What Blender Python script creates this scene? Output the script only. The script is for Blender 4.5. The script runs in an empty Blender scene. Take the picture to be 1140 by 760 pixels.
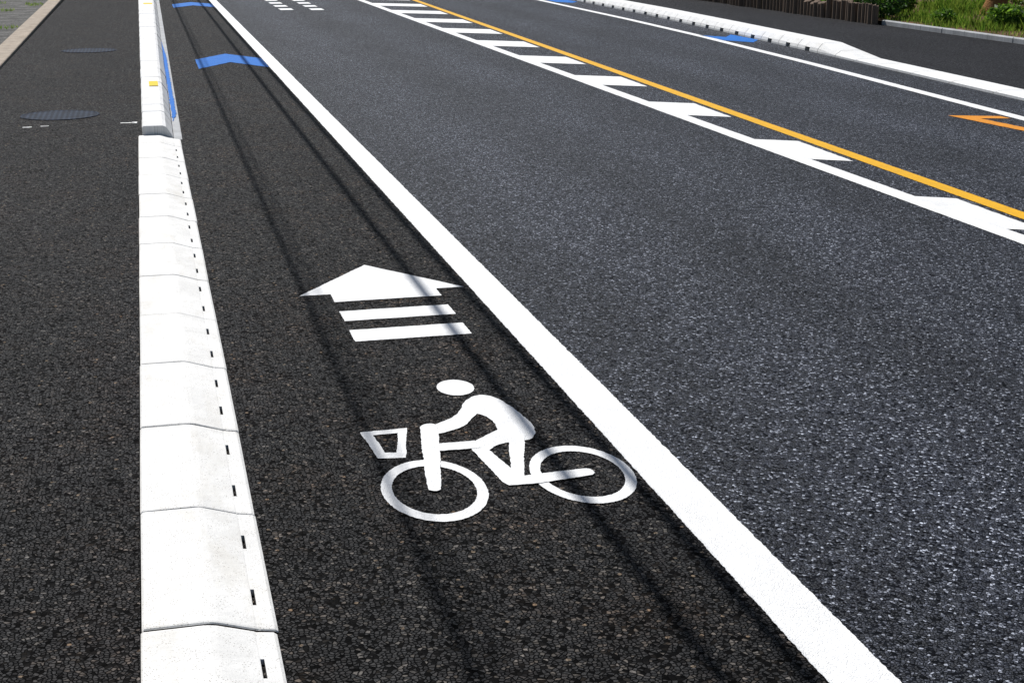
import bpy, math, random
from mathutils import Vector, geometry
random.seed(7)
sc=bpy.context.scene
# ---------------------------------------------------------------- helpers
def link(ob):
    sc.collection.objects.link(ob); return ob
def mesh_obj(name,verts,faces,mats,smooth=False,midx=None):
    me=bpy.data.meshes.new(name); me.from_pydata([tuple(v) for v in verts],[],faces); 
    for m in (mats if isinstance(mats,(list,tuple)) else [mats]): me.materials.append(m)
    if midx:
        for p,i in zip(me.polygons,midx): p.material_index=i
    if smooth:
        for p in me.polygons: p.use_smooth=True
    me.update()
    return link(bpy.data.objects.new(name,me))
class NT:
    def __init__(s,name):
        s.m=bpy.data.materials.new(name); s.m.use_nodes=True
        s.t=s.m.node_tree; s.t.nodes.clear()
        s.out=s.n('ShaderNodeOutputMaterial'); s.b=s.n('ShaderNodeBsdfPrincipled')
        s.l(s.b.outputs[0],s.out.inputs[0]); s.tc=s.n('ShaderNodeTexCoord').outputs['Object']
    def n(s,t,**k):
        nd=s.t.nodes.new(t)
        for a,v in k.items(): setattr(nd,a,v)
        return nd
    def l(s,a,b): s.t.links.new(a,b)
    def val(s,sock,v):
        if hasattr(v,'is_linked') or hasattr(v,'links'): s.l(v,sock)
        else: sock.default_value=v
    def math(s,op,a,b=0.,c=0.,clamp=False):
        nd=s.n('ShaderNodeMath',operation=op,use_clamp=clamp)
        s.val(nd.inputs[0],a); s.val(nd.inputs[1],b); s.val(nd.inputs[2],c); return nd.outputs[0]
    def noise(s,scale,detail=2,rough=.5,vec=None,dim='2D'):
        nd=s.n('ShaderNodeTexNoise',noise_dimensions=dim); nd.inputs['Scale'].default_value=scale
        nd.inputs['Detail'].default_value=detail; nd.inputs['Roughness'].default_value=rough
        s.l(vec or s.tc,nd.inputs['Vector']); return nd.outputs
    def vor(s,scale,feature='F1',vec=None,rnd=1.):
        nd=s.n('ShaderNodeTexVoronoi',feature=feature,voronoi_dimensions='2D'); nd.inputs['Scale'].default_value=scale
        nd.inputs['Randomness'].default_value=rnd
        s.l(vec or s.tc,nd.inputs['Vector']); return nd.outputs
    def rng(s,v,a,b,c,d,sm=False):
        nd=s.n('ShaderNodeMapRange',interpolation_type='SMOOTHSTEP' if sm else 'LINEAR')
        s.val(nd.inputs[0],v)
        for i,x in enumerate((a,b,c,d)): nd.inputs[i+1].default_value=x
        return nd.outputs[0]
    def ramp(s,v,stops,interp='LINEAR'):
        nd=s.n('ShaderNodeValToRGB'); e=nd.color_ramp.elements; nd.color_ramp.interpolation=interp
        while len(e)<len(stops): e.new(.5)
        for el,(p,c) in zip(e,stops): el.position=p; el.color=(*c,1) if len(c)==3 else c
        s.val(nd.inputs[0],v); return nd.outputs[0]
    def mix(s,f,a,b,mode='MIX'):
        nd=s.n('ShaderNodeMix',data_type='RGBA',blend_type=mode)
        s.val(nd.inputs[0],f)
        for i,x in ((6,a),(7,b)):
            if isinstance(x,(tuple,list)): nd.inputs[i].default_value=(*x,1) if len(x)==3 else x
            else: s.l(x,nd.inputs[i])
        return nd.outputs[2]
    def warp(s,amount,scale):
        nz=s.noise(scale,1)
        v=s.n('ShaderNodeVectorMath',operation='MULTIPLY_ADD'); s.l(nz[1],v.inputs[0])
        v.inputs[1].default_value=(amount,)*3; s.l(s.tc,v.inputs[2]); return v.outputs[0]
    def stretch(s,sx,sy,sz=1):
        v=s.n('ShaderNodeVectorMath',operation='MULTIPLY'); s.l(s.tc,v.inputs[0]); v.inputs[1].default_value=(sx,sy,sz); return v.outputs[0]
    def scalecol(s,col,f):
        v=s.n('ShaderNodeVectorMath',operation='SCALE'); s.val(v.inputs[0],col); s.val(v.inputs['Scale'],f); return v.outputs[0]
    def bump(s,h,dist,strength=1.,prev=None):
        nd=s.n('ShaderNodeBump'); nd.inputs['Strength'].default_value=strength; nd.inputs['Distance'].default_value=dist
        s.l(h,nd.inputs['Height'])
        if prev: s.l(prev,nd.inputs['Normal'])
        return nd.outputs[0]
    def fin(s,col=None,rough=.8,normal=None,spec=.5):
        if col is not None:
            if isinstance(col,tuple): s.b.inputs['Base Color'].default_value=(*col,1)
            else: s.l(col,s.b.inputs['Base Color'])
        s.val(s.b.inputs['Roughness'],rough)
        s.b.inputs['Specular IOR Level'].default_value=spec
        if normal: s.l(normal,s.b.inputs['Normal'])
        return s.m
# ---------------------------------------------------------------- materials
def asphalt(name,scale,stops,gap=.3,bump=.004,macro=(.8,1.2),track=False,rough=.7,spec=.5,warm=None,spots=0):
    k=NT(name); w=k.warp(.006,60)
    f1=k.vor(scale,vec=w); ed=k.vor(scale,'DISTANCE_TO_EDGE',vec=w)
    sep=k.n('ShaderNodeSeparateColor'); k.l(f1['Color'],sep.inputs[0])
    stone=k.ramp(sep.outputs[0],stops)
    g=k.rng(ed['Distance'],0,.20,0,1,True)
    void=k.rng(sep.outputs[1],.70,.82,1,.08)
    gg=k.math('MULTIPLY',g,void)
    shade=k.rng(gg,0,1,gap,1)
    col=k.scalecol(stone,shade)
    fine=k.rng(k.noise(500,1)[0],.3,.7,.65,1.35)
    col=k.scalecol(col,fine)
    mac=k.rng(k.noise(.9,4,.6,vec=k.stretch(1,.35))[0],.3,.7,*macro)
    col=k.scalecol(col,mac)
    med=k.rng(k.noise(14,2,.6)[0],.3,.7,.75,1.25); col=k.scalecol(col,med)
    if track:
        sx=k.n('ShaderNodeSeparateXYZ'); k.l(k.tc,sx.inputs[0])
        wob=k.noise(.12,1)[0]
        x=k.math('ADD',sx.outputs[0],k.math('MULTIPLY',wob,.5))
        c=k.math('COSINE',k.math('MULTIPLY',k.math('SUBTRACT',x,3.15),2*math.pi/1.65))
        col=k.scalecol(col,k.rng(c,-1,1,.84,1.18))
    if spots:
        # scattered tan grit lying in the open surface
        v2=k.vor(9,vec=w); s2=k.n('ShaderNodeSeparateColor'); k.l(v2['Color'],s2.inputs[0])
        sp_=k.math('MULTIPLY',k.rng(v2['Distance'],.05,.075,1,0),k.rng(s2.outputs[0],.72,.76,0,1))
        col=k.mix(sp_,col,(.20,.155,.11))
    if warm: col=k.mix(k.rng(k.noise(2.2,3)[0],.45,.7,0,1),col,k.mix(1,col,warm,'MULTIPLY'))
    hgt=k.math('ADD',k.math('MULTIPLY',g,k.math('ADD',.35,sep.outputs[2])),k.math('MULTIPLY',k.noise(300,1)[0],.3))
    hgt=k.math('MULTIPLY',hgt,void)
    sp=k.math('MULTIPLY',k.rng(gg,.1,.9,.1,1),spec)
    r=k.rng(sep.outputs[2],0,1,rough-.15,rough+.15)
    m=k.fin(col,r,k.bump(hgt,bump),spec); k.l(sp,k.b.inputs['Specular IOR Level']); return m
m_lane=asphalt('asphalt_coarse',66,[(0,(.006,.0057,.006)),(.5,(.017,.0162,.0165)),(.84,(.036,.0335,.0325)),(.93,(.085,.074,.062)),(1,(.16,.145,.13))],gap=.1,bump=.009,warm=(1.2,1.0,.86),rough=.66,spec=.2,spots=1)
m_road=asphalt('asphalt_fine',90,[(0,(.008,.0095,.015)),(.45,(.022,.0255,.038)),(.74,(.047,.053,.073)),(.86,(.12,.13,.165)),(1,(.47,.50,.58))],gap=.14,bump=.006,track=True,rough=.60,spec=.38)
m_walk=asphalt('asphalt_sidewalk',72,[(0,(.006,.0058,.0065)),(.5,(.017,.0163,.0172)),(.86,(.035,.033,.0325)),(.95,(.08,.071,.062)),(1,(.14,.13,.12))],gap=.1,bump=.008,warm=(1.16,1.0,.9),rough=.68,spec=.18,spots=1)
m_walk2=asphalt('asphalt_sidewalk_far',90,[(0,(.010,.010,.012)),(.6,(.021,.021,.026)),(.95,(.05,.05,.055)),(1,(.12,.12,.12))],gap=.3,bump=.003,spec=.22)
def paint(name,col,wear=.5,worn=(.10,.10,.105),spec=.4):
    k=NT(name); w=k.warp(.006,60)
    f1=k.vor(95,vec=w); ed=k.vor(95,'DISTANCE_TO_EDGE',vec=w)
    sep=k.n('ShaderNodeSeparateColor'); k.l(f1['Color'],sep.inputs[0])
    pit=k.math('MULTIPLY',k.rng(ed['Distance'],.0,.08,1,0,True),k.rng(sep.outputs[1],.55,.9,0,1))
    dens=k.rng(k.noise(3,4,.65)[0],.42,.68,.1,1)
    pit=k.math('MULTIPLY',k.math('MULTIPLY',pit,dens),wear,clamp=True)
    speck=k.math('MULTIPLY',k.rng(k.noise(220,2,.7)[0],.64,.70,0,1),k.math('MULTIPLY',dens,wear*.9))
    pit=k.math('MAXIMUM',pit,speck)
    tone=k.rng(k.noise(5,4,.65)[0],.3,.7,.92,1.03)
    base=k.scalecol(k.mix(0,col,col),tone)
    base=k.scalecol(base,k.rng(sep.outputs[0],0,1,.93,1.03))
    c=k.mix(pit,base,worn)
    h=k.math('ADD',k.math('MULTIPLY',k.rng(ed['Distance'],0,.25,0,1,True),k.math('ADD',.4,sep.outputs[2])),k.math('MULTIPLY',k.noise(350,1)[0],.4))
    return k.fin(c,.6,k.bump(h,.0011),spec)
m_white=paint('white_road_paint',(.88,.88,.87),.55)
m_yel=paint('yellow_road_paint',(.80,.42,.006),.4,spec=.2)
m_refl=paint('yellow_reflector_paint',(.85,.60,.01),.2,spec=.2)
m_or=paint('orange_road_paint',(.75,.28,.015),.5,spec=.2)
m_blue=paint('blue_road_paint',(.006,.155,.56),.45,(.02,.05,.12),spec=.12)
def concrete(name,base,var=.1,bump=.0015,stain=.25):
    k=NT(name)
    n1=k.rng(k.noise(3.5,4,.65)[0],.3,.7,1-var,1+var*.4)
    n2=k.rng(k.noise(300,2,.6)[0],.25,.75,.82,1.1)
    pit=k.rng(k.vor(80)['Distance'],.08,.2,.0,1)
    pm=k.rng(k.noise(22,3)[0],.46,.58,0,1)
    c=k.scalecol(k.mix(0,base,base),k.math('MULTIPLY',n1,n2))
    c=k.mix(k.math('MULTIPLY',pm,k.math('SUBTRACT',1,pit)),c,(base[0]*.42,base[1]*.40,base[2]*.37))
    st=k.rng(k.noise(1.3,5,.7,vec=k.stretch(3,1))[0],.52,.72,0,stain)
    c=k.mix(st,c,(base[0]*.62,base[1]*.58,base[2]*.5))
    h=k.math('ADD',k.math('MULTIPLY',k.noise(300,2)[0],.5),k.math('MULTIPLY',k.noise(40,2)[0],.8))
    return k.fin(c,.85,k.bump(h,bump),.3)
m_conc=concrete('kerb_concrete',(.87,.86,.83),.1,.002,.3)
m_conc_far=concrete('kerb_concrete_white',(.84,.84,.83))
m_gutter=concrete('gutter_concrete',(.45,.46,.47),.2)
m_tan=concrete('edging_concrete',(.40,.335,.265),.25,.003,.5)
k=NT('joint_dirt_opening_shade'); m_dirt_shade=k.fin((.035,.03,.026),.95)  # dirt in the joints, also the painted shade inside the right kerb openings
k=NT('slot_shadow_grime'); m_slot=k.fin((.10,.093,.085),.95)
def iron():
    k=NT('cast_iron'); 
    v=k.vor(18,rnd=0.)
    b=k.rng(v['Distance'],.25,.33,1,0)
    c=k.mix(b,(.008,.014,.028),(.035,.05,.078))
    c=k.scalecol(c,k.rng(k.noise(8,4)[0],.3,.7,.7,1.3))
    return k.fin(c,.8,k.bump(b,.004),.15)
m_iron=iron()
def soil(name,a,b,sc_=60):
    k=NT(name); f=k.vor(sc_); sep=k.n('ShaderNodeSeparateColor'); k.l(f['Color'],sep.inputs[0])
    c=k.mix(sep.outputs[0],a,b); c=k.scalecol(c,k.rng(k.noise(2,5)[0],.3,.7,.6,1.3))
    return k.fin(c,.9,k.bump(k.math('SUBTRACT',1,f['Distance']),.01),.2)
m_soil=soil('garden_soil',(.06,.035,.018),(.20,.11,.055))
m_grav=soil('gravel',(.05,.05,.048),(.17,.165,.155),45)
m_ground=soil('ground_earth',(.05,.06,.025),(.10,.09,.05),5)
def leaf(name,a,b):
    k=NT(name); oi=k.n('ShaderNodeNewGeometry').outputs['Random Per Island']
    c=k.mix(oi,a,b)
    c=k.scalecol(c,k.rng(k.noise(3,2,dim='3D')[0],.3,.7,.6,1.3))
    m=k.fin(c,.5,None,.4)
    tr=k.n('ShaderNodeBsdfTranslucent'); k.l(k.scalecol(c,1.6),tr.inputs[0])
    mx=k.n('ShaderNodeMixShader'); mx.inputs[0].default_value=.45
    k.l(k.b.outputs[0],mx.inputs[1]); k.l(tr.outputs[0],mx.inputs[2]); k.l(mx.outputs[0],k.out.inputs[0])
    return m
m_leaf=leaf('leaf_green',(.04,.11,.012),(.16,.27,.03))
m_leaf2=leaf('leaf_dark',(.015,.05,.012),(.06,.13,.02))
m_grass=leaf('grass_blade',(.07,.16,.015),(.24,.31,.05))
k=NT('wood_stake'); c=k.scalecol(k.mix(k.noise(6,4,.6,vec=k.stretch(6,6,.6),dim='3D')[0],(.06,.042,.032),(.26,.19,.14)),1.); m_wood=k.fin(c,.85,k.bump(k.noise(60,3,vec=k.stretch(1,1,.1),dim='3D')[0],.006),.2)
k=NT('bark'); c=k.mix(k.noise(12,5,.7,vec=k.stretch(3,3,.5),dim='3D')[0],(.14,.06,.02),(.5,.25,.09)); m_bark=k.fin(c,.9,k.bump(k.noise(25,4,vec=k.stretch(3,3,.4),dim='3D')[0],.03),.2)
k=NT('wire_black'); m_wire=k.fin((.02,.02,.02),.6)
k=NT('pole_concrete'); c=k.scalecol(k.mix(0,(.38,.37,.35),(.3,.3,.3)),k.rng(k.noise(4,5,dim='3D')[0],.3,.7,.8,1.15)); m_pole=k.fin(c,.85)
k=NT('wall_plaster'); c=k.scalecol(k.mix(0,(.42,.47,.5),(.3,.3,.3)),k.rng(k.noise(3,5,dim='3D')[0],.3,.7,.75,1.15)); m_wall=k.fin(c,.85)
# ---------------------------------------------------------------- flat sheets
def sheet(name,pts,z,mat,thick=0):
    v=[(x,y,z) for x,y in pts]
    tri=geometry.tessellate_polygon([[Vector(p) for p in v]])
    fs=[]
    for a,b,c in tri:
        n=(Vector(v[b])-Vector(v[a])).cross(Vector(v[c])-Vector(v[a]))
        fs.append((a,b,c) if n.z>0 else (c,b,a))
    if thick:
        v=v+[(x,y,z-thick) for x,y in pts]; n=len(pts)
        for i in range(n): j=(i+1)%n; fs.append((i,j,j+n,i+n))
    return mesh_obj(name,v,fs,mat)
G=800
sheet('ground',[(-G,-G),(G,-G),(G,G),(-G,G)],-.06,m_ground)
KP=[(8.6,-20),(9.4,0),(9.95,9),(10.36,15.5),(10.79,21.5),(11.14,27),(11.42,32),(11.62,39),(11.8,60),(12,150)]
def kx(y):
    for (x0,y0),(x1,y1) in zip(KP,KP[1:]):
        if y0<=y<=y1: return x0+(x1-x0)*(y-y0)/(y1-y0)
    return KP[-1][0] if y>0 else KP[0][0]
v=[(.2,-20,0),(1.875,-20,0),(1.875,150,0),(.2,150,0)]
fcs=[(0,1,2,3)]; mi=[0]
ys=[-20,0,9,15.5,21.5,27,32,39,60,150]
for i in range(len(ys)-1):
    a,b=ys[i],ys[i+1]; n=len(v)
    v+=[(1.875,a,0),(kx(a)+.1,a,0),(kx(b)+.1,b,0),(1.875,b,0)]; fcs.append((n,n+1,n+2,n+3)); mi.append(1)
mesh_obj('road',v,fcs,[m_lane,m_road],midx=mi)
def walk_poly(off0,xr):
    return [(kx(y)+off0,y) for y in ys]+[(xr,150),(xr,-20)]
sheet('sidewalk_pavement',[(-2.06,-20),(-.139,-20),(-.139,14.62),(-.10,14.62),(-.10,150),(-2.06,150)],.062,m_walk,.1)
sheet('sidewalk_pavement',walk_poly(.49,14.95),.03,m_walk2,.06)
# ---------------------------------------------------------------- painted markings
def jitter(pts,step,amp,closed=True):
    out=[]; n=len(pts)
    rngi=range(n if closed else n-1)
    for i in rngi:
        a=Vector(pts[i]); b=Vector(pts[(i+1)%n]); L=(b-a).length; m=max(1,int(L/step))
        d=(b-a)/max(L,1e-6); nn=Vector((-d.y,d.x)); ph=random.random()*9
        for j in range(m):
            p=a+(b-a)*j/m
            am=amp*(random.random()-.5)*2 + amp*.7*math.sin(j*step*23+ph)
            if j==0: am*=.4
            out.append((p.x+nn.x*am,p.y+nn.y*am))
    return out
def paint_poly(name,loops,z,mat,step=.012,amp=.0018,parent=None):
    ls=[[Vector((x,y,z)) for x,y in jitter(l,step,amp)] for l in loops]
    tri=geometry.tessellate_polygon(ls); v=[p for l in ls for p in l]
    fs=[]
    for a,b,c in tri:
        n=(v[b]-v[a]).cross(v[c]-v[a]); fs.append((a,b,c) if n.z>0 else (c,b,a))
    o=mesh_obj(name,v,fs,mat)
    if parent: o.parent=parent
    return o
def strip(name,left,right,z,mat,parent=None,amp=.0022):
    v=[];f=[]
    y0,y1=left[1],left[2]; lf=left[0]; y=y0; ea=eb=0
    while y<y1:
        st=.009 if 2.5<y<12 else (.04 if y<45 else 1.)
        ea=ea*.5+random.uniform(-amp,amp); eb=eb*.5+random.uniform(-amp,amp)
        v+= [(lf(y)+ea,y,z),(right(y)+eb,y,z)]
        y+=st
    v+=[(lf(y1),y1,z),(right(y1),y1,z)]
    for i in range(len(v)//2-1): f.append((2*i,2*i+1,2*i+3,2*i+2))
    o=mesh_obj(name,v,f,mat)
    if parent: o.parent=parent
    return o
def empty(name):
    e=bpy.data.objects.new(name,None); return link(e)
ZM=.004
strip('bicycle_lane_line',(lambda y:1.776,-15,120),lambda y:1.978,ZM,m_white)
wl=lambda y:5.66+.0037*(y-5)
strip('lane_edge_line',(wl,-15,90),lambda y:wl(y)+.175,ZM,m_white)
yl=lambda y:6.16+.0354*(y-9.03)
strip('yellow_centre_line',(yl,-15,90),lambda y:yl(y)+.15,ZM,m_yel)
FL=[(8.1,-20),(8.6,4),(9.29,13.8),(9.82,20.3),(10.2,26),(10.42,31),(10.62,39),(10.8,60),(11,150)]
def flx(y):
    for (x0,y0),(x1,y1) in zip(FL,FL[1:]):
        if y0<=y<=y1: return x0+(x1-x0)*(y-y0)/(y1-y0)
    return FL[-1][0]
strip('road_edge_line',(flx,-15,100),lambda y:flx(y)+.17,ZM,m_white)
hat=empty('median_hatching')
for i in range(-3,20):
    t=11.76+3.13*i
    xr=yl(t)-.07; x0=wl(t)+.165; dx=xr-x0; s=.62+.012*i
    if dx<.1: continue
    xr2=yl(t+1.27)-.07; 
    pts=[(x0-.0,t+s*dx),(xr,t),(xr2,t+1.27),(x0,t+1.27+s*(xr2-x0))]
    paint_poly('stripe_%d'%(i+4),[pts],ZM+.0005,m_white,.03,.003,hat)
ar=empty('arrow_marking')
paint_poly('arrow_head',[[(1.25,8.79),(1.745,8.085),(1.575,8.085),(1.575,7.915),(.948,7.915),(.948,8.10),(.765,8.10)]],ZM,m_white,parent=ar)
paint_poly('bar_1',[[(.948,7.705),(1.57,7.705),(1.57,7.495),(.948,7.495)]],ZM,m_white,parent=ar)
paint_poly('bar_2',[[(.948,7.31),(1.57,7.31),(1.57,7.088),(.948,7.088)]],ZM,m_white,parent=ar)
bk=empty('bicycle_marking')
def ell(cx,cy,rx,ry,n=64): return [(cx+rx*math.cos(2*math.pi*i/n),cy+ry*math.sin(2*math.pi*i/n)) for i in range(n)]
def ring(name,cx,cy,rx,ry,rx2,ry2,n=150):
    V=[];F=[]
    for i in range(n):
        c,s=math.cos(2*math.pi*i/n),math.sin(2*math.pi*i/n); j1=random.uniform(-.0015,.0015); j2=random.uniform(-.0015,.0015)
        V+=[(cx+(rx+j1)*c,cy+(ry+j1)*s,ZM),(cx+(rx2+j2)*c,cy+(ry2+j2)*s,ZM)]
        j=(i+1)%n; F.append((2*i,2*j,2*j+1,2*i+1))
    o=mesh_obj(name,V,F,m_white); o.parent=bk
paint_poly('head',[ell(1.296,6.216,.087,.118,40)],ZM,m_white,parent=bk)
ring('front_wheel',.958,5.015,.202,.315,.160,.247)
ring('rear_wheel',1.56,5.035,.202,.312,.160,.247)
def chaik(p,k=1):
    for _ in range(k):
        q=[]
        for i in range(len(p)):
            a=Vector(p[i]);b=Vector(p[(i+1)%len(p)])
            q+= [tuple(a*.8+b*.2),tuple(a*.2+b*.8)]
        p=q
    return p
P=lambda n,pts,dz,k_=1: paint_poly(n,[chaik(pts,k_)],ZM+dz,m_white,parent=bk)
P('torso',[(1.300,6.015),(1.345,6.07),(1.391,6.082),(1.430,6.05),(1.456,5.999),(1.485,5.88),(1.505,5.75),(1.515,5.62),(1.500,5.52),(1.462,5.455),(1.415,5.45),(1.345,5.53),(1.352,5.60),(1.362,5.70),(1.340,5.80),(1.28,5.86),(1.262,5.93)],.0004,1)
P('arm',[(1.345,6.05),(1.30,6.01),(1.218,5.825),(1.095,5.725),(1.06,5.70),(1.065,5.635),(1.10,5.612),(1.225,5.680),(1.31,5.83),(1.38,5.90)],.0008,1)
P('thigh',[(1.42,5.64),(1.335,5.590),(1.222,5.487),(1.190,5.43),(1.192,5.36),(1.235,5.34),(1.300,5.42),(1.40,5.46),(1.46,5.50)],.0012,1)
P('shin',[(1.190,5.42),(1.255,5.40),(1.288,5.20),(1.325,5.02),(1.29,4.972),(1.235,4.98),(1.215,5.16)],.0016,1)
P('seat_tube',[(1.378,5.52),(1.445,5.50),(1.322,5.04),(1.270,5.03)],.0020,0)
P('chain_stay',[(1.255,5.05),(1.30,5.062),(1.38,5.062),(1.585,5.078),(1.605,5.06),(1.608,5.02),(1.588,5.0),(1.38,4.972),(1.25,4.975)],.0024,1)
P('top_tube',[(1.02,5.495),(1.225,5.492),(1.235,5.405),(1.00,5.408)],.0028,0)
P('fork',[(1.030,5.712),(1.06,5.745),(1.10,5.74),(1.110,5.69),(.985,5.0),(.957,4.985),(.930,5.01)],.0032,1)
paint_poly('basket',[[(.773,5.716),(.977,5.723),(.911,5.374),(.80,5.392)],[(.822,5.668),(.838,5.448),(.884,5.440),(.930,5.67)]],ZM,m_white,parent=bk)
def chev(name,cx,cy,w,hh,t):
    return paint_poly(name,[[(cx-w/2,cy),(cx,cy+hh),(cx+w/2,cy),(cx+w/2,cy-t),(cx,cy+hh-t),(cx-w/2,cy-t)]],ZM,m_blue,.05,.006)
chev('blue_chevron_marking',1.25,23.4,1.03,.95,1.5)
chev('blue_chevron_marking',1.25,39.6,1.03,.95,1.6)
def chev_r(y,w,t):
    cx=(flx(y)+.22+kx(y)-.03)/2
    return paint_poly('blue_chevron_marking',[[(cx-w/2,y),(cx,y-.55),(cx+w/2,y),(cx+w/2,y+t),(cx,y-.55+t),(cx-w/2,y+t)]],ZM,m_blue,.05,.006)
chev_r(24.9,.66,1.3); chev_r(38.2,.6,1.5)
paint_poly('orange_marking',[[(8.72,14.42),(9.26,14.22),(9.26,14.02),(8.93,14.1),(9.05,12.5),(8.88,12.5)]],ZM,m_or,.03,.004)
dd=empty('crossing_dash_marking')
n=0
for i in range(8):
    for X,o in ((3.28,0),(4.02,-.2)):
        y=36.3+i*1.45+o; n+=1
        paint_poly('dash_%d'%n,[[(X,y),(X+.32,y),(X+.32,y+.7),(X,y+.7)]],ZM,m_white,.1,.006,dd)
sv=empty('survey_paint_marks')
for (x,y,w,l) in ((-.32,15.55,.14,.05),(-.20,15.52,.05,.12),(-1.30,15.45,.10,.05),(-1.12,15.5,.08,.04)):
    o=paint_poly('mark',[[(x,y),(x+w,y),(x+w,y+l),(x,y+l)]],.0665,m_white,.015,.006,sv)
# ---------------------------------------------------------------- kerbs
prof=[(-.137,-.05,0),(-.137,.056,0),(-.129,.064,0),(.050,.064,0),(.068,.0628,0),(.088,.0585,0),(.199,.024,0),(.203,.022,0),(.205,.0215,1),(.2135,.0205,1),(.215,.020,0),(.258,.013,0),(.268,.006,0),(.268,-.05,0)]
def block(y0,y1,pf,slots,dx=0,dz=0,sk=0,e1=0,e2=0):
    V=[];F=[];MI=[]
    st=[(y0,0,1),(y0+.004,0,.3),(y0+.012,0,0)]
    for a,b in slots: st+=[(a,0,0),(a,1,0),(b,1,0),(b,0,0)]
    st+=[(y1-.012,0,0),(y1-.004,0,.3),(y1,0,1)]
    for (y,g,e) in st:
        for (x,z,isg) in pf:
            zz=z if not(g and isg) else -.02
            if z>0 and zz>0: zz-=.006*e
            yy_=y+(random.uniform(-.0015,.0015) if e else 0)
            V.append((x+dx+sk*(y-y0),yy_,zz+dz if z>0 else zz))
    m=len(pf)
    for s in range(len(st)-1):
        dark=st[s][1] and st[s+1][1]
        for i in range(m-1):
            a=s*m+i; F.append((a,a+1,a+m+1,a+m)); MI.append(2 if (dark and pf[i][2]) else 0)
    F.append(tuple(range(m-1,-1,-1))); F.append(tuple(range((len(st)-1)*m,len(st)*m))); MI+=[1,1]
    return V,F,MI
kerb=empty('kerb')
joints=[14.62,14.09]+[13.17,12.25,11.335,10.42,9.50,8.585,7.67,6.755,5.84,4.92,4.0]
y=4.0
while y>-12: y-=.917; joints.append(y)
for i in range(len(joints)-1):
    b,a=joints[i],joints[i+1]
    L=b-a
    s1=.20+random.uniform(-.02,.02); s2=.66+random.uniform(-.02,.02)
    sl=[] if L<.6 else [(a+L*s1,a+L*s1+.115),(a+L*s2,a+L*s2+.115)]
    V,F,MI=block(a+.003,b-.003,prof,sl,dx=random.uniform(-.003,.003),dz=random.uniform(-.002,.002),sk=random.uniform(-.003,.003))
    o=mesh_obj('block_%d'%(i+1),V,F,[m_conc,m_dirt_shade,m_slot],midx=MI); o.parent=kerb
o=mesh_obj('bedding',[(-.13,-13,.042),(.05,-13,.042),(.19,-13,.005),(.19,14.6,.005),(.05,14.6,.042),(-.13,14.6,.042)],[(0,1,4,5),(1,2,3,4)],m_dirt_shade); o.parent=kerb
prof2=[(-.098,-.05,0),(-.098,.135,0),(-.085,.15,0),(.10,.15,0),(.135,.135,0),(.20,.03,0),(.205,-.05,0)]
fk=empty('kerb')
def shift(y): return .0055*max(0,y-15)
y=14.63;i=0
while y<110:
    L=.6 if y<60 else 5
    d=shift(y); pf=[(x+(d if x>0 else -d*.15),z,g) for x,z,g in prof2]
    V,F,MI=block(y+.003,y+L-.003,pf,[],dx=random.uniform(-.003,.003),dz=random.uniform(-.003,.003))
    if i==0: MI[-2]=0
    i+=1; o=mesh_obj('block_%d'%i,V,F,[m_conc_far,m_dirt_shade],midx=MI); o.parent=fk; y+=L
V=[];F=[]
yy=[14.63,25,40,70,110]
for a in yy: V+=[(.205+shift(a),a,.008),(.285+shift(a),a,.005)]
for j in range(len(yy)-1): F.append((2*j,2*j+1,2*j+3,2*j+2))
o=mesh_obj('gutter',V,F,m_gutter); o.parent=fk
paint_poly('blue_gutter_mark',[[(.225,16.0),(.275,16.6),(.30,24),(.27,27),(.24,22)]],.0135,m_blue,.05,.006,fk)
for y in (18.3,37.0):
    paint_poly('yellow_reflector',[[(-.0,y),(.09+shift(y),y),(.09+shift(y),y+.55),(0,y+.55)]],.1555,m_refl,.03,.002,fk)
rk=empty('kerb')
def path_block(y0,y1,kind,i,mat=m_conc_far):
    st=[]
    if kind=='raised':
        m_=(y0+y1)/2
        st=[(y0,0,1),(y0+.01,0,0),(m_-.1,0,0),(m_-.1,1,0),(m_+.1,1,0),(m_+.1,0,0),(y1-.01,0,0),(y1,0,1)]
    else: st=[(y0,0,1),(y0+.01,0,0),(y1-.01,0,0),(y1,0,1)]
    V=[];F=[];MI=[]
    for (y,g,e) in st:
        H=.17 if kind=='raised' else .04
        if kind=='ramp': H=.04+.13*min(1,max(0,(y-20.6)/1.5))
        pf=[(0,-.04),(0,.03),(.015,H*.45),(.09,H*.93),(.13,H),(.43,H),(.47,H*.9),(.49,.0),(.49,-.04)]
        if g: pf[0]=(.1,-.04); pf[1]=(.1,.028); pf[2]=(.012,H*.4)
        for x,z in pf: V.append((kx(y)+x,y,z-(.006 if e and z>.02 else 0)))
    m=9
    for s in range(len(st)-1):
        for j in range(m-1):
            a=s*m+j; F.append((a,a+1,a+m+1,a+m)); MI.append(1 if (st[s][1] and st[s+1][1] and j<2) else 0)  # opening faces take the dark material: recess shade painted as colour
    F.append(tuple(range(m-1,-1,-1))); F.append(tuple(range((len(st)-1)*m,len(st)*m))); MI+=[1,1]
    o=mesh_obj('block_%d'%i,V,F,[mat,m_dirt_shade],midx=MI); o.parent=rk
y=-15;i=0
while y<100:
    if y<20.59: L=min(1.2,20.6-y); kd='flush'
    elif y<22.05: L=.75; kd='ramp'
    else: L=.9 if y<60 else 5; kd='raised'
    i+=1; path_block(y+.005,y+L-.005,kd,i); y+=L
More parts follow.
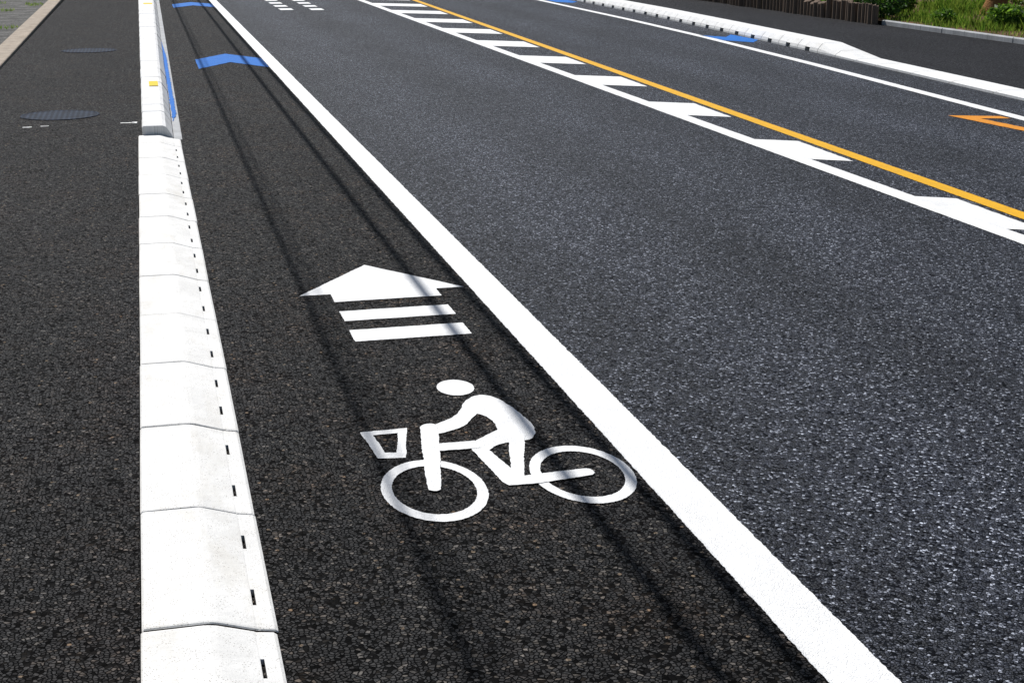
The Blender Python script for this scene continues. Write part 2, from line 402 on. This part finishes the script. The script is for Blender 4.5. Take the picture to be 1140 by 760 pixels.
# ---------------------------------------------------------------- left verge
edg=empty('concrete_edging')
y=-12;i=0
while y<80:
    i+=1; L=1.2 if y<60 else 6
    xo=-2.07 if y<22 else -2.07-.003*(y-22)
    pf=[(xo-.32,-.04),(xo-.32,.095),(xo-.31,.105),(xo-.01,.105),(xo,.095),(xo,-.04)]
    V=[(x,yy_,z) for yy_ in (y+.006,y+L-.006) for x,z in pf]
    F=[(j,j+1,j+7,j+6) for j in range(5)]+[(5,4,3,2,1,0),(6,7,8,9,10,11)]
    o=mesh_obj('edge_stone_%d'%i,V,F,m_tan); o.parent=edg; y+=L
sheet('gravel_yard',[(-14,-20),(-2.38,-20),(-2.38,80),(-14,80)],.075,m_grav)
def manhole(x,y,r):
    e=empty('manhole_cover'); z=.0665
    n=48;V=[(0,0,.002)]+[(r*.92*math.cos(2*math.pi*i/n),r*.92*math.sin(2*math.pi*i/n),.002) for i in range(n)]
    F=[(0,1+i,1+(i+1)%n) for i in range(n)]
    o=mesh_obj('lid',V,F,m_iron); o.parent=e
    V=[];F=[]
    for i in range(n):
        c,s=math.cos(2*math.pi*i/n),math.sin(2*math.pi*i/n)
        V+=[(r*.935*c,r*.935*s,-.01),(r*.935*c,r*.935*s,.003),(r*c,r*s,.003),(r*c,r*s,-.004)]
        j=(i+1)%n
        for q in range(3): F.append((4*i+q,4*i+q+1,4*j+q+1,4*j+q))
    o=mesh_obj('frame',V,F,m_iron); o.parent=e
    e.location=(x,y,z)
manhole(-.97,16.4,.42); manhole(-.92,24.8,.44)
# ---------------------------------------------------------------- vegetation
def leaves(name,boxes,nper,size,mat,parent=None):
    V=[];F=[]
    for (cx,cy,cz,rx,ry,rz) in boxes:
        for _ in range(nper):
            while True:
                p=Vector((random.uniform(-1,1),random.uniform(-1,1),random.uniform(-1,1)))
                if p.length<1: break
            p=p.normalized()*(p.length**.45)
            c=Vector((cx+p.x*rx,cy+p.y*ry,max(.03,cz+p.z*rz)))
            u=Vector((random.gauss(0,1),random.gauss(0,1),random.gauss(0,.6))).normalized()
            w=u.cross(Vector((random.gauss(0,1),random.gauss(0,1),random.gauss(0,1)))).normalized()
            s=size*random.uniform(.6,1.4); n=len(V)
            V+=[c-u*s,c+w*s*.45,c+u*s,c-w*s*.45]; F.append((n,n+1,n+2,n+3))
    o=mesh_obj(name,V,F,mat)
    if parent: o.parent=parent
    return o
def blades(regs,V,F,w):
    for (n,reg,h) in regs:
        for _ in range(n):
            x=random.uniform(reg[0],reg[1]);y=random.uniform(reg[2],reg[3])
            z0=reg[4]; a=random.random()*6.28; hh=h*random.uniform(.4,1.3); l=random.uniform(.1,.6)*hh
            dx,dy=math.cos(a),math.sin(a); k_=len(V)
            V+=[(x-dy*w,y+dx*w,z0),(x+dy*w,y-dx*w,z0),(x+dx*l*.4+dy*w*.7,y+dy*l*.4-dx*w*.7,z0+hh*.6),(x+dx*l,y+dy*l,z0+hh),(x+dx*l*.4-dy*w*.7,y+dy*l*.4+dx*w*.7,z0+hh*.6)]
            F.append((k_,k_+1,k_+2,k_+3,k_+4))
sheet('garden_bed',[(15.08,10),(24,10),(24,60),(15.08,60)],.09,m_soil)
be=empty('stone_edging')
y=10;i=0
while y<27.6:
    i+=1;L=.8; pf=[(14.95,-.02),(14.95,.11),(14.965,.125),(15.065,.125),(15.08,.11),(15.08,-.02)]
    dx=random.uniform(-.01,.01)
    V=[(x+dx,yy_,z) for yy_ in (y+.008,y+L-.008) for x,z in pf]
    F=[(j,j+1,j+7,j+6) for j in range(5)]+[(5,4,3,2,1,0),(6,7,8,9,10,11)]
    o=mesh_obj('stone_%d'%i,V,F,m_gutter); o.parent=be; y+=L
V=[];F=[];y=27.7
while y<60:
    grp=int((y-27.7)/1.1)
    r=random.uniform(.07,.10);h=.42+.09*math.sin(grp*2.7)+random.uniform(-.03,.03); x=14.85+.05*math.sin(grp*1.9)+random.uniform(-.02,.02);n=len(V)
    for z,rr in ((0,r),(h-.015,r),(h,r*.85)):
        for q in range(10): V.append((x+rr*math.cos(q*.628),y+rr*math.sin(q*.628),z+(.02*math.sin(q+y) if z>.1 else 0)))
    for t in range(2):
        for q in range(10): F.append((n+t*10+q,n+t*10+(q+1)%10,n+t*10+10+(q+1)%10,n+t*10+10+q))
    F.append(tuple(range(n+20,n+30))); y+=r*2+(random.uniform(.0,.02) if random.random()<.8 else .1)
mesh_obj('wooden_stake_fence',V,F,m_wood)
for j in range(9):
    y=28.9+j*1.9
    leaves('shrub',[(15.5+random.uniform(-.2,.2),y+random.uniform(-.6,.6),.45+random.uniform(-.1,.1),.55,.65,.42) for _ in range(3)],600,.055,m_leaf if j%3 else m_leaf2)
for (x,y,s) in ((16.3,25.2,.45),(15.7,23.0,.3),(16.9,23.5,.5),(15.6,26.4,.3),(17.6,21.6,.5),(20.8,28.0,.6),(20.6,32.5,.7),(22,33,.8),(16.6,30.2,.5)):
    leaves('garden_plant',[(x+random.uniform(-.3,.3)*s,y+random.uniform(-.3,.3)*s,.09+s*.5,s*.7,s*.7,s*.55) for _ in range(3)],420,.055,random.choice([m_leaf,m_grass]))
V=[];F=[];regs=[(6000,(15.1,21,19,34,.09),.10)]
for gi in range(55):
    gx=random.uniform(15.4,20.5); gy=random.uniform(19.5,33)
    regs.append((170,(gx-.35,gx+.35,gy-.35,gy+.35,.09),random.uniform(.12,.28)))
blades(regs,V,F,.009); mesh_obj('grass',V,F,m_grass)
V=[];F=[];regs=[]
for gi in range(16):
    gx=random.uniform(-5,-2.6); gy=random.uniform(24,46); regs.append((45,(gx-.2,gx+.2,gy-.3,gy+.3,.075),.06))
blades(regs,V,F,.008); mesh_obj('grass',V,F,m_grass)
def tree(x,y):
    e=empty('garden_tree'); V=[];F=[]
    def limb(p0,p1,r0,r1,seg=8):
        d=(p1-p0).normalized(); u=d.orthogonal().normalized(); w=d.cross(u); b=len(V); m=12
        for s in range(seg+1):
            t=s/seg; c=p0.lerp(p1,t)+Vector((math.sin(t*5+p0.x)*.04,math.cos(t*4+p0.y)*.04,0))*(1 if 0<s<seg else 0)
            r=r0+(r1-r0)*t
            if p0.z<.1: r*=1+.5*max(0,.15-t)/.15
            for q in range(m): V.append(c+u*r*math.cos(q*6.283/m)*(1+.08*math.sin(q*3))+w*r*math.sin(q*6.283/m))
        for s in range(seg):
            for q in range(m): F.append((b+s*m+q,b+s*m+(q+1)%m,b+s*m+m+(q+1)%m,b+s*m+m+q))
    top=Vector((x+.2,y+.1,2.6)); limb(Vector((x,y,.05)),top,.24,.15)
    ends=[]
    for a in range(6):
        q=top+Vector((math.cos(a*1.05)*1.2,math.sin(a*1.05)*1.2,1.1+.4*math.sin(a*2))); limb(top,q,.08,.025,5); ends.append(q)
    q=top+Vector((0,0,1.9)); limb(top,q,.09,.03,5); ends.append(q)
    o=mesh_obj('trunk_and_limbs',V,F,m_bark,True); o.parent=e
    leaves('crown',[(q.x+random.uniform(-.3,.3),q.y+random.uniform(-.3,.3),q.z+random.uniform(-.2,.3),.8,.8,.55) for q in ends for _ in range(2)],300,.08,m_leaf2,e)
tree(18.6,29.2)
sheet('garden_wall',[(23.0,15),(23.15,15),(23.15,60),(23.0,60)],1.6,m_wall,1.6)
# ---------------------------------------------------------------- overhead wires + poles
SE=math.radians(52); sh=Vector((-.25,.968)).normalized()
cot=1/math.tan(SE)
def cable(name,x_sh,z,r,parent,y0=-20,y1=70,sag=.4):
    V=[];F=[];N=60
    for s in range(N+1):
        t=s/N; yy_=y0+(y1-y0)*t; zz=z-sag*4*t*(1-t)+sag; xx=x_sh+sh.x*zz*cot
        for q in range(8): V.append((xx+r*math.cos(q*.785),yy_,zz+r*math.sin(q*.785)))
    for s in range(N):
        for q in range(8): F.append((s*8+q,s*8+(q+1)%8,s*8+8+(q+1)%8,s*8+8+q))
    o=mesh_obj(name,V,F,m_wire,True); o.parent=parent
wr=empty('overhead_wires')
cable('cable_1',1.735,5.0,.028,wr); cable('cable_2',1.49,5.3,.028,wr); cable('cable_3',.80,5.9,.022,wr); cable('cable_4',.88,6.3,.010,wr)
for py in (-20,70):
    p=empty('utility_pole')
    V=[];F=[];n=20
    for z,r in ((0,.17),(10,.11)):
        for q in range(n): V.append((-.75+r*math.cos(6.2832*q/n),py+r*math.sin(6.2832*q/n),z))
    for q in range(n): F.append((q,(q+1)%n,n+(q+1)%n,n+q))
    F.append(tuple(range(n,2*n)))
    o=mesh_obj('shaft',V,F,m_pole,False); o.parent=p
    for z in (5.32,5.62,6.22,6.62):
        V=[(x,y_,zz) for x in (-1.2,.9) for y_ in (py-.24,py-.16) for zz in (z,z+.08)]
        F=[(0,1,3,2),(4,6,7,5),(0,4,5,1),(2,3,7,6),(0,2,6,4),(1,5,7,3)]
        o=mesh_obj('crossarm',V,F,m_pole); o.parent=p
# ---------------------------------------------------------------- light
sun=bpy.data.lights.new('sun','SUN'); sun.energy=4.9; sun.angle=math.radians(.53); sun.color=(1,.98,.955)
so=link(bpy.data.objects.new('sun',sun))
tosun=Vector((sh.x*math.cos(SE),sh.y*math.cos(SE),math.sin(SE)))
so.rotation_euler=tosun.to_track_quat('Z','Y').to_euler(); so.location=(0,0,30)
w=bpy.data.worlds.new('World'); sc.world=w; w.use_nodes=True
nt=w.node_tree; nt.nodes.clear()
o_=nt.nodes.new('ShaderNodeOutputWorld'); bg=nt.nodes.new('ShaderNodeBackground'); sky=nt.nodes.new('ShaderNodeTexSky')
sky.sky_type='NISHITA'; sky.sun_disc=False; sky.sun_elevation=SE; sky.sun_rotation=math.atan2(sh.x,sh.y)
bg.inputs[1].default_value=.055
nt.links.new(sky.outputs[0],bg.inputs[0]); nt.links.new(bg.outputs[0],o_.inputs[0])
sc.view_settings.view_transform='Standard'; sc.view_settings.look='None'; sc.view_settings.exposure=0
# ---------------------------------------------------------------- camera
cam=bpy.data.cameras.new('camera'); cam.sensor_width=36; cam.lens=36*1583/1140; cam.clip_end=3000
co=link(bpy.data.objects.new('camera',cam)); co.location=(0,0,2.1)
co.rotation_euler=(math.pi/2-math.atan(467/1583),0,-math.atan(417/math.hypot(467,1583)))
sc.camera=co
